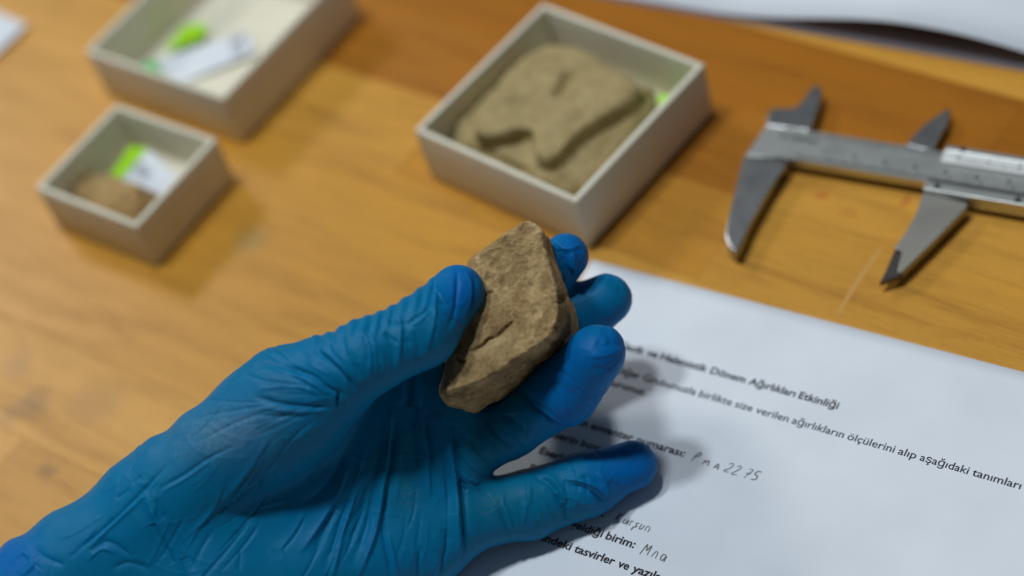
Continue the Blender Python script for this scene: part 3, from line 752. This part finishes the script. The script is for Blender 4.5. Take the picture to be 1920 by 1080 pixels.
folds = [
 # thumb
 (zA, [(575, 430), (630, 520), (655, 620), (655, 720), (640, 830)], 6, .07), (zA, [(600, 470), (635, 560), (640, 700)], 5, -.05),
 (zA, [(835, 370), (850, 450), (845, 560), (830, 660), (812, 770)], 6, .08), (zA, [(865, 400), (875, 480), (905, 570)], 4, -.06),
 (zA, [(1075, 170), (1068, 300), (1058, 430), (1020, 570), (1000, 640)], 5, .06),
 (zA, [(1200, 70), (1208, 180), (1200, 330), (1150, 480)], 5, -.06), (zA, [(1250, 80), (1290, 180), (1280, 330), (1220, 480)], 6, .07), (zA, [(1310, 120), (1320, 230), (1270, 400)], 4, -.05),
 (zA, [(470, 490), (510, 630), (600, 770)], 5, -.045), (zA, [(380, 500), (430, 590), (540, 700)], 6, .035),
 (zA, [(300, 590), (420, 690), (515, 780), (560, 860)], 5, -.10), (zA, [(330, 570), (450, 680), (545, 790)], 6, .06),
 (zA, [(150, 700), (290, 760), (400, 840), (520, 890)], 5, -.10), (zA, [(120, 740), (260, 790), (400, 880)], 6, .06),
 (zA, [(-120, 720), (20, 690), (150, 710), (260, 760)], 5, -.06), (zA, [(-60, 850), (100, 830), (230, 840), (380, 900)], 5, .05),
 (zA, [(-80, 890), (60, 925), (220, 950), (430, 965)], 5, -.10), (zA, [(-40, 960), (200, 985), (400, 975)], 6, .06), (zA, [(-60, 1010), (100, 1015), (240, 1020)], 4, -.04),
 (zA, [(740, 480), (800, 530), (830, 560)], 4, -.06), (zA, [(880, 440), (950, 385), (1040, 325)], 5, -.06), (zA, [(770, 400), (820, 430), (870, 440)], 4, -.05), (zA, [(900, 430), (960, 420), (1050, 330)], 4, .04),
 (zA, [(720, 430), (760, 480), (800, 620), (790, 760)], 5, -.03), (zA, [(940, 470), (960, 600), (930, 700)], 5, -.03), (zA, [(1090, 280), (1130, 300), (1180, 300)], 4, -.03),
 (zA, [(180, 560), (260, 620), (300, 700), (420, 760)], 5, .03), (zA, [(60, 780), (180, 800), (240, 850)], 4, .03), (zA, [(430, 905), (470, 910)], 10, -.16),
 # wrist and ball of the thumb
 (zB, [(-180, 960), (-60, 860), (100, 720), (210, 610), (320, 500), (520, 300)], 5, -.07), (zB, [(-60, 900), (110, 740), (240, 620), (330, 530)], 6, .06),
 (zB, [(420, 500), (600, 395), (760, 285), (950, 200)], 4, -.05), (zB, [(440, 520), (620, 415), (780, 300)], 4, .035),
 (zB, [(870, 570), (1000, 480), (1150, 385), (1320, 290)], 4, .055), (zB, [(900, 590), (1010, 510), (1120, 430)], 5, -.07),
 (zB, [(320, 495), (380, 640), (460, 800), (560, 980), (620, 1120)], 8, .10), (zB, [(400, 560), (500, 740), (600, 920), (680, 1090)], 11, -.07), (zB, [(300, 560), (380, 760), (470, 950)], 9, -.05),
 (zB, [(820, 670), (870, 610), (930, 570)], 4, -.07), (zB, [(590, 940), (690, 760), (800, 600), (880, 420)], 4, .035), (zB, [(640, 1040), (710, 900), (790, 770)], 5, -.04),
 (zB, [(240, 460), (310, 400)], 4, -.05), (zB, [(130, 560), (230, 490)], 4, -.04), (zB, [(-30, 920), (60, 850), (150, 880), (260, 960)], 6, -.06), (zB, [(-60, 980), (40, 900), (140, 930)], 5, .05),
 (zB, [(100, 1040), (220, 990), (380, 1040)], 7, -.05), (zB, [(380, 500), (400, 560), (390, 700)], 5, .04), (zB, [(1050, 620), (1150, 600), (1300, 560)], 8, .04), (zB, [(960, 1060), (980, 900)], 5, -.03),
 (zB, [(-560, 1010), (-480, 930), (-420, 1000), (-500, 1090)], 7, .06), (zB, [(-420, 900), (-330, 960), (-200, 1010)], 6, -.05), (zB, [(-380, 800), (-250, 700), (-120, 640)], 6, .03),
 # palm
 (zP, [(425, 300), (415, 480), (385, 690), (355, 870), (290, 1040), (250, 1120)], 8, .14), (zP, [(440, 360), (432, 480), (405, 690), (378, 880)], 7, -.10), (zP, [(385, 420), (350, 640), (310, 850), (240, 1040)], 8, -.07),
 (zP, [(548, 290), (568, 440), (590, 560), (605, 720)], 7, .10), (zP, [(575, 320), (600, 480), (618, 640)], 6, -.07), (zP, [(520, 320), (530, 460), (545, 600)], 7, -.05),
 (zP, [(640, 320), (690, 470), (718, 640), (738, 850), (728, 1040)], 8, .16), (zP, [(670, 360), (715, 480), (745, 640), (762, 850), (750, 1010)], 7, -.12), (zP, [(640, 420), (680, 600), (705, 800)], 8, -.06),
 (zP, [(230, 570), (170, 720), (80, 870), (0, 980)], 9, .10), (zP, [(300, 590), (245, 750), (185, 950), (150, 1100)], 8, .12), (zP, [(265, 620), (210, 780), (160, 940), (110, 1060)], 8, -.10), (zP, [(330, 620), (280, 800), (220, 980)], 7, -.06), (zP, [(200, 720), (110, 880), (60, 1000)], 9, -.07),
 (zP, [(385, 810), (400, 940), (430, 1090)], 6, -.08), (zP, [(410, 880), (440, 1000), (460, 1100)], 6, .07), (zP, [(560, 940), (545, 1090)], 6, -.06), (zP, [(540, 940), (525, 1080)], 6, .05), (zP, [(672, 860), (682, 930), (640, 1090)], 6, -.08), (zP, [(650, 980), (610, 1090)], 6, .06),
 (zP, [(470, 420), (455, 640), (430, 800)], 10, .03), (zP, [(480, 160), (470, 300)], 8, .08), (zP, [(560, 120), (555, 300)], 7, .10), (zP, [(520, 140), (510, 300)], 7, -.07), (zP, [(715, 600), (760, 640), (830, 690)], 6, .08), (zP, [(720, 650), (780, 690)], 5, -.05), (zP, [(0, 760), (90, 700), (170, 600), (230, 460)], 12, -.06),
 # ring finger
 (zR, [(195, 230), (250, 320), (345, 400)], 5, -.07), (zR, [(100, 330), (160, 425), (245, 495)], 5, -.06), (zR, [(150, 300), (215, 400), (310, 480)], 5, .06), (zR, [(240, 205), (320, 285), (385, 360), (440, 400)], 5, .06), (zR, [(270, 200), (360, 260), (420, 330)], 5, -.06), (zR, [(60, 400), (110, 480), (180, 540)], 5, .05), (zR, [(30, 480), (90, 550), (170, 590)], 6, .05),
 (zR, [(215, 205), (300, 215), (380, 205)], 5, .05), (zR, [(40, 560), (110, 590), (170, 605)], 5, -.06),
 (zR, [(395, 60), (450, 140), (510, 200), (570, 245), (630, 280)], 5, .11), (zR, [(375, 75), (430, 155), (490, 215), (550, 262), (600, 290)], 5, -.11),
 (zT, [(495, 525), (550, 580), (600, 640)], 7, 0.039), (zT, [(480, 560), (540, 620), (590, 650)], 7, -0.050), (zT, [(400, 680), (470, 690), (540, 670), (605, 640)], 6, 0.039), (zT, [(430, 730), (500, 750), (570, 710)], 8, -0.039), (zT, [(455, 620), (500, 640), (540, 620)], 10, -0.044), (zT, [(230, 780), (300, 850), (380, 880)], 10, -0.028),
 (zT, [(255, 130), (300, 170), (340, 170), (380, 150)], 7, .08), (zT, [(300, 190), (320, 260), (350, 310)], 6, -.08), (zT, [(340, 170), (350, 230), (345, 300)], 6, .07), (zT, [(270, 170), (300, 240)], 6, -.05),
 (zT, [(520, 300), (560, 340), (580, 400)], 9, -.03),
 # little finger
 (zR, [(480, 535), (560, 570), (610, 650), (650, 730)], 5, .08), (zR, [(455, 545), (540, 590), (590, 670), (635, 780)], 5, -.07), (zR, [(610, 560), (740, 585), (840, 650), (870, 720)], 5, .10), (zR, [(640, 590), (740, 620), (825, 690), (850, 720)], 5, -.10), (zR, [(795, 520), (845, 600), (855, 690)], 5, .07), (zR, [(570, 640), (615, 700), (640, 780)], 5, -.06),
 (zR, [(265, 690), (300, 780), (335, 890)], 5, -.07), (zR, [(290, 680), (325, 770), (355, 880)], 5, .06), (zR, [(480, 780), (488, 860)], 5, -.04), (zR, [(55, 640), (45, 780), (55, 900), (40, 1000)], 7, .08), (zR, [(870, 560), (960, 640), (1060, 640)], 14, -.05), (zR, [(640, 650), (720, 690), (800, 690)], 8, .05), (zR, [(400, 560), (410, 680), (420, 800)], 8, .02), (zR, [(690, 560), (760, 560), (820, 600)], 5, -.05),
]
for fn, pts, wd, h in folds:
    P = [fn(*p) for p in pts]
    sel = near & thumbish if fn is zA else (near & ~((pz < 51.9) & (px > 600) & (py < 760)) if fn is zP else near)
    if h > 0:
        f = stroke_field(px, py, sel, P, wd*0.72, drape=True)
        dd += 0.95*h*f; loose = np.maximum(loose, f*f*0.22)
    else:
        f = stroke_field(px, py, sel, P, wd*0.95)
        g = np.clip(f, 1e-9, 1); g = np.exp(-1.5*np.sqrt(np.maximum(0, -np.log(g))))*(f > 1e-4)
        dd += 1.15*h*(0.25*f+0.75*g)
# fine secondary creases: rings round the fingers, a fan from the thumb crotch, long pulls over the palm
fr = np.random.default_rng(11)
def axis_px(nm):
    c = np.array(chains[nm]); x, y, _ = proj(c); return np.stack([x, y], 1)
extra = []
for nm, t0, t1, cnt, wpx in (('thumb', 0.25, 2.9, 26, 60), ('ring', 0.2, 2.3, 18, 58), ('pinky', 0.15, 2.2, 20, 58), ('index', 2.2, 2.9, 4, 40)):
    A = axis_px(nm)
    for _ in range(cnt):
        t_ = fr.uniform(t0, t1); i = int(t_); q = A[i]+(A[i+1]-A[i])*(t_-i); d = (A[i+1]-A[i])/np.linalg.norm(A[i+1]-A[i]); nn = np.array([-d[1], d[0]])
        a0 = fr.uniform(-1, 0.4); a1 = a0+fr.uniform(0.45, 1.2); sk = fr.uniform(-28, 28); bow = fr.uniform(5, 16)
        extra.append(([tuple(q+nn*wpx*a+d*(sk*a+bow*(1-a*a))) for a in np.linspace(a0, min(a1, 1), 4)], fr.uniform(2.4, 3.6), fr.choice([-1, 1, 1])*fr.uniform(.012, .032), 'T' if nm == 'thumb' else 'F'))
for _ in range(22):
    an = fr.uniform(math.pi*0.80, math.pi*1.22); r0 = fr.uniform(15, 130); r1 = r0+fr.uniform(50, 190); cv = fr.uniform(-.25, .25)
    extra.append(([(648+r*math.cos(an+cv*(r-r0)/200), 742-r*math.sin(an+cv*(r-r0)/200)) for r in np.linspace(r0, r1, 4)], fr.uniform(2.2, 3.4), fr.choice([-1, 1])*fr.uniform(.010, .028), 'T'))
for _ in range(30):
    x0 = fr.uniform(470, 850); y0 = fr.uniform(800, 1000); L_ = fr.uniform(60, 190); lean = (x0-850)/400*0.9+fr.uniform(-.12, .12)
    extra.append(([(x0+lean*L_*k+6*math.sin(3*k), y0+L_*k) for k in np.linspace(0, 1, 4)], fr.uniform(2.4, 4.0), fr.choice([-1, 1])*fr.uniform(.015, .040), 'P'))
for _ in range(24):
    x0 = fr.uniform(0, 520); y0 = 1000-0.62*x0+fr.uniform(15, 260); an = fr.choice([-0.65, 0.95, -1.2])+fr.uniform(-.25, .25); L_ = fr.uniform(40, 130)
    extra.append(([(x0+L_*k*math.cos(an), y0+L_*k*math.sin(an)+5*math.sin(4*k)) for k in np.linspace(0, 1, 4)], fr.uniform(2.2, 3.6), fr.choice([-1, 1, 1])*fr.uniform(.010, .030), 'W'))
for P, wd, h, zone in extra:
    sel = near & thumbish if zone in 'TW' and zone == 'T' else near & ~((pz < 51.9) & (px > 600) & (py < 760)) if zone == 'P' else near
    dd += h*stroke_field(px, py, sel, P, wd, drape=h > 0)
# the loose fingertip of the ring finger stands off the tight part below it
sd = ((px-975)*73-(py-722)*87)/113.6
zone = near*np.exp(-((px-1065)/95)**4-((py-705)/110)**4)*(pz < 54.2)
step = 1/(1+np.exp(-np.clip(sd/2.2, -30, 30)))
dd += zone*(0.085*step*np.exp(-np.maximum(sd, 0)/90)-0.03*np.exp(-((sd+6)/7)**2))
loose = np.maximum(loose, zone*step*0.8)
# ripples along the outer edge of the thumb, where the film bunches
rp = np.exp(-((np.interp(px, [600, 700, 800, 830], [634, 602, 545, 505])-py)/26)**2)*(px > 585)*(px < 815)*(pz < 52.6)
dd += rp*0.03*np.sin(px*0.29+0.5*np.sin(px*.07)+py*.06)
ed = np.exp(-((np.interp(px, [0, 250, 470], [1030, 862, 690])-py)/24)**2)*(px < 470)
dd += ed*0.045*np.sin(px*0.075+1.2*np.sin(px*.021))
# fine creases running across the ball of the thumb
th = np.exp(-((px-470)/190)**2-((py-800)/120)**2)
dd += th*0.004*fbm(V*np.array([1, 1, 2.5]), 0.5, 2, 77)*front
V = V+N*dd[:, None]
V[:, 2] = np.maximum(V[:, 2], 0.06)
def blob(x, y, rx, ry, a=0.0):
    c, s = math.cos(a), math.sin(a); u = (px-x)*c+(py-y)*s; v = -(px-x)*s+(py-y)*c
    return np.exp(-(u/rx)**2-(v/ry)**2)
for bl in ((1150, 665, 95, 60, -.8), (1180, 875, 75, 60, -.4), (1075, 480, 50, 60, 0), (870, 540, 45, 70, 0), (15, 1045, 60, 60, 0), (1060, 770, 55, 40, -.6)):
    loose = np.maximum(loose, blob(*bl))
dust = blob(425, 810, 95, 45, -.25)*front; dirt = np.maximum(blob(768, 930, 22, 28)*.6, blob(918, 948, 22, 22)*.6)*front+.5*blob(520, 725, 40, 16)*front
me = from_np('gloved_hand', V, Q)
tight = np.maximum.reduce([blob(940, 945, 90, 50, -.25), blob(905, 830, 50, 50), blob(745, 900, 55, 90)])
set_attr(me, 'loose', np.clip(0.30*(1-0.8*tight)+0.6*loose, 0, 1)); set_attr(me, 'dust', dust); set_attr(me, 'dirt', dirt)
glove = mat('nitrile_film', rough=0.50, spec=0.13); t = NT(glove)
c = t.coords((100, 100, 100)); n1 = t.noise(c, 0.45, 3, 0.5)
lf = t.math('ADD', t.attr('loose').outputs['Fac'], t.math('MULTIPLY', t.math('SUBTRACT', n1, 0.5), 0.30))
col = t.ramp(lf, [(0.0, (0.0, 0.138, 0.235)), (0.30, (0.0, 0.158, 0.33)), (1.0, (0.0, 0.125, 0.45))])
hair = t.n('ShaderNodeTexVoronoi', {'Vector': t.n('ShaderNodeMapping', {0: c, 'Scale': (1.0, 1.0, 3.0), 'Rotation': (.4, .5, .2)}).outputs[0], 'Scale': 5.0}, feature='DISTANCE_TO_EDGE').outputs['Distance']
scuff = t.math('MULTIPLY', t.attr('dust').outputs['Fac'], t.math('ADD', 0.22, t.math('MULTIPLY', t.ramp(hair, [(0.0, (1,)*3), (0.06, (0,)*3)]), 0.35)))
scuff = t.math('MULTIPLY', scuff, t.ramp(t.noise(c, 3.0, 4, 0.6), [(0.3, (0.45,)*3), (0.7, (1,)*3)]))
col = t.mix(scuff, col, (0.36, 0.42, 0.44))
col = t.mix(t.math('MULTIPLY', t.attr('dirt').outputs['Fac'], t.ramp(t.noise(c, 9, 3, 0.6), [(0.4, (0,)*3), (0.75, (.4,)*3)])), col, (0.20, 0.15, 0.08))
t.out('Base Color', col)
fine = t.noise(t.n('ShaderNodeMapping', {0: c, 'Scale': (3.0, 3.0, 9.0), 'Rotation': (.5, .3, .7)}).outputs[0], 1.6, 4, 0.6, 0.6)
mid = t.noise(c, 2.2, 3, 0.5, 0.8)
t.out('Normal', t.bump(t.math('ADD', t.math('MULTIPLY', fine, 0.5), t.math('MULTIPLY', mid, 0.5)), 0.10, 0.0010))
person = tag(empty('person', tuple(H(340, 1040, 53.2))), 'hand in a creased blue nitrile glove, palm up, gripping the brown stone', 'person')
gh = link('gloved_hand', me, glove, None, True)
gh.parent = person; gh.matrix_parent_inverse = Matrix.Translation(-person.location)
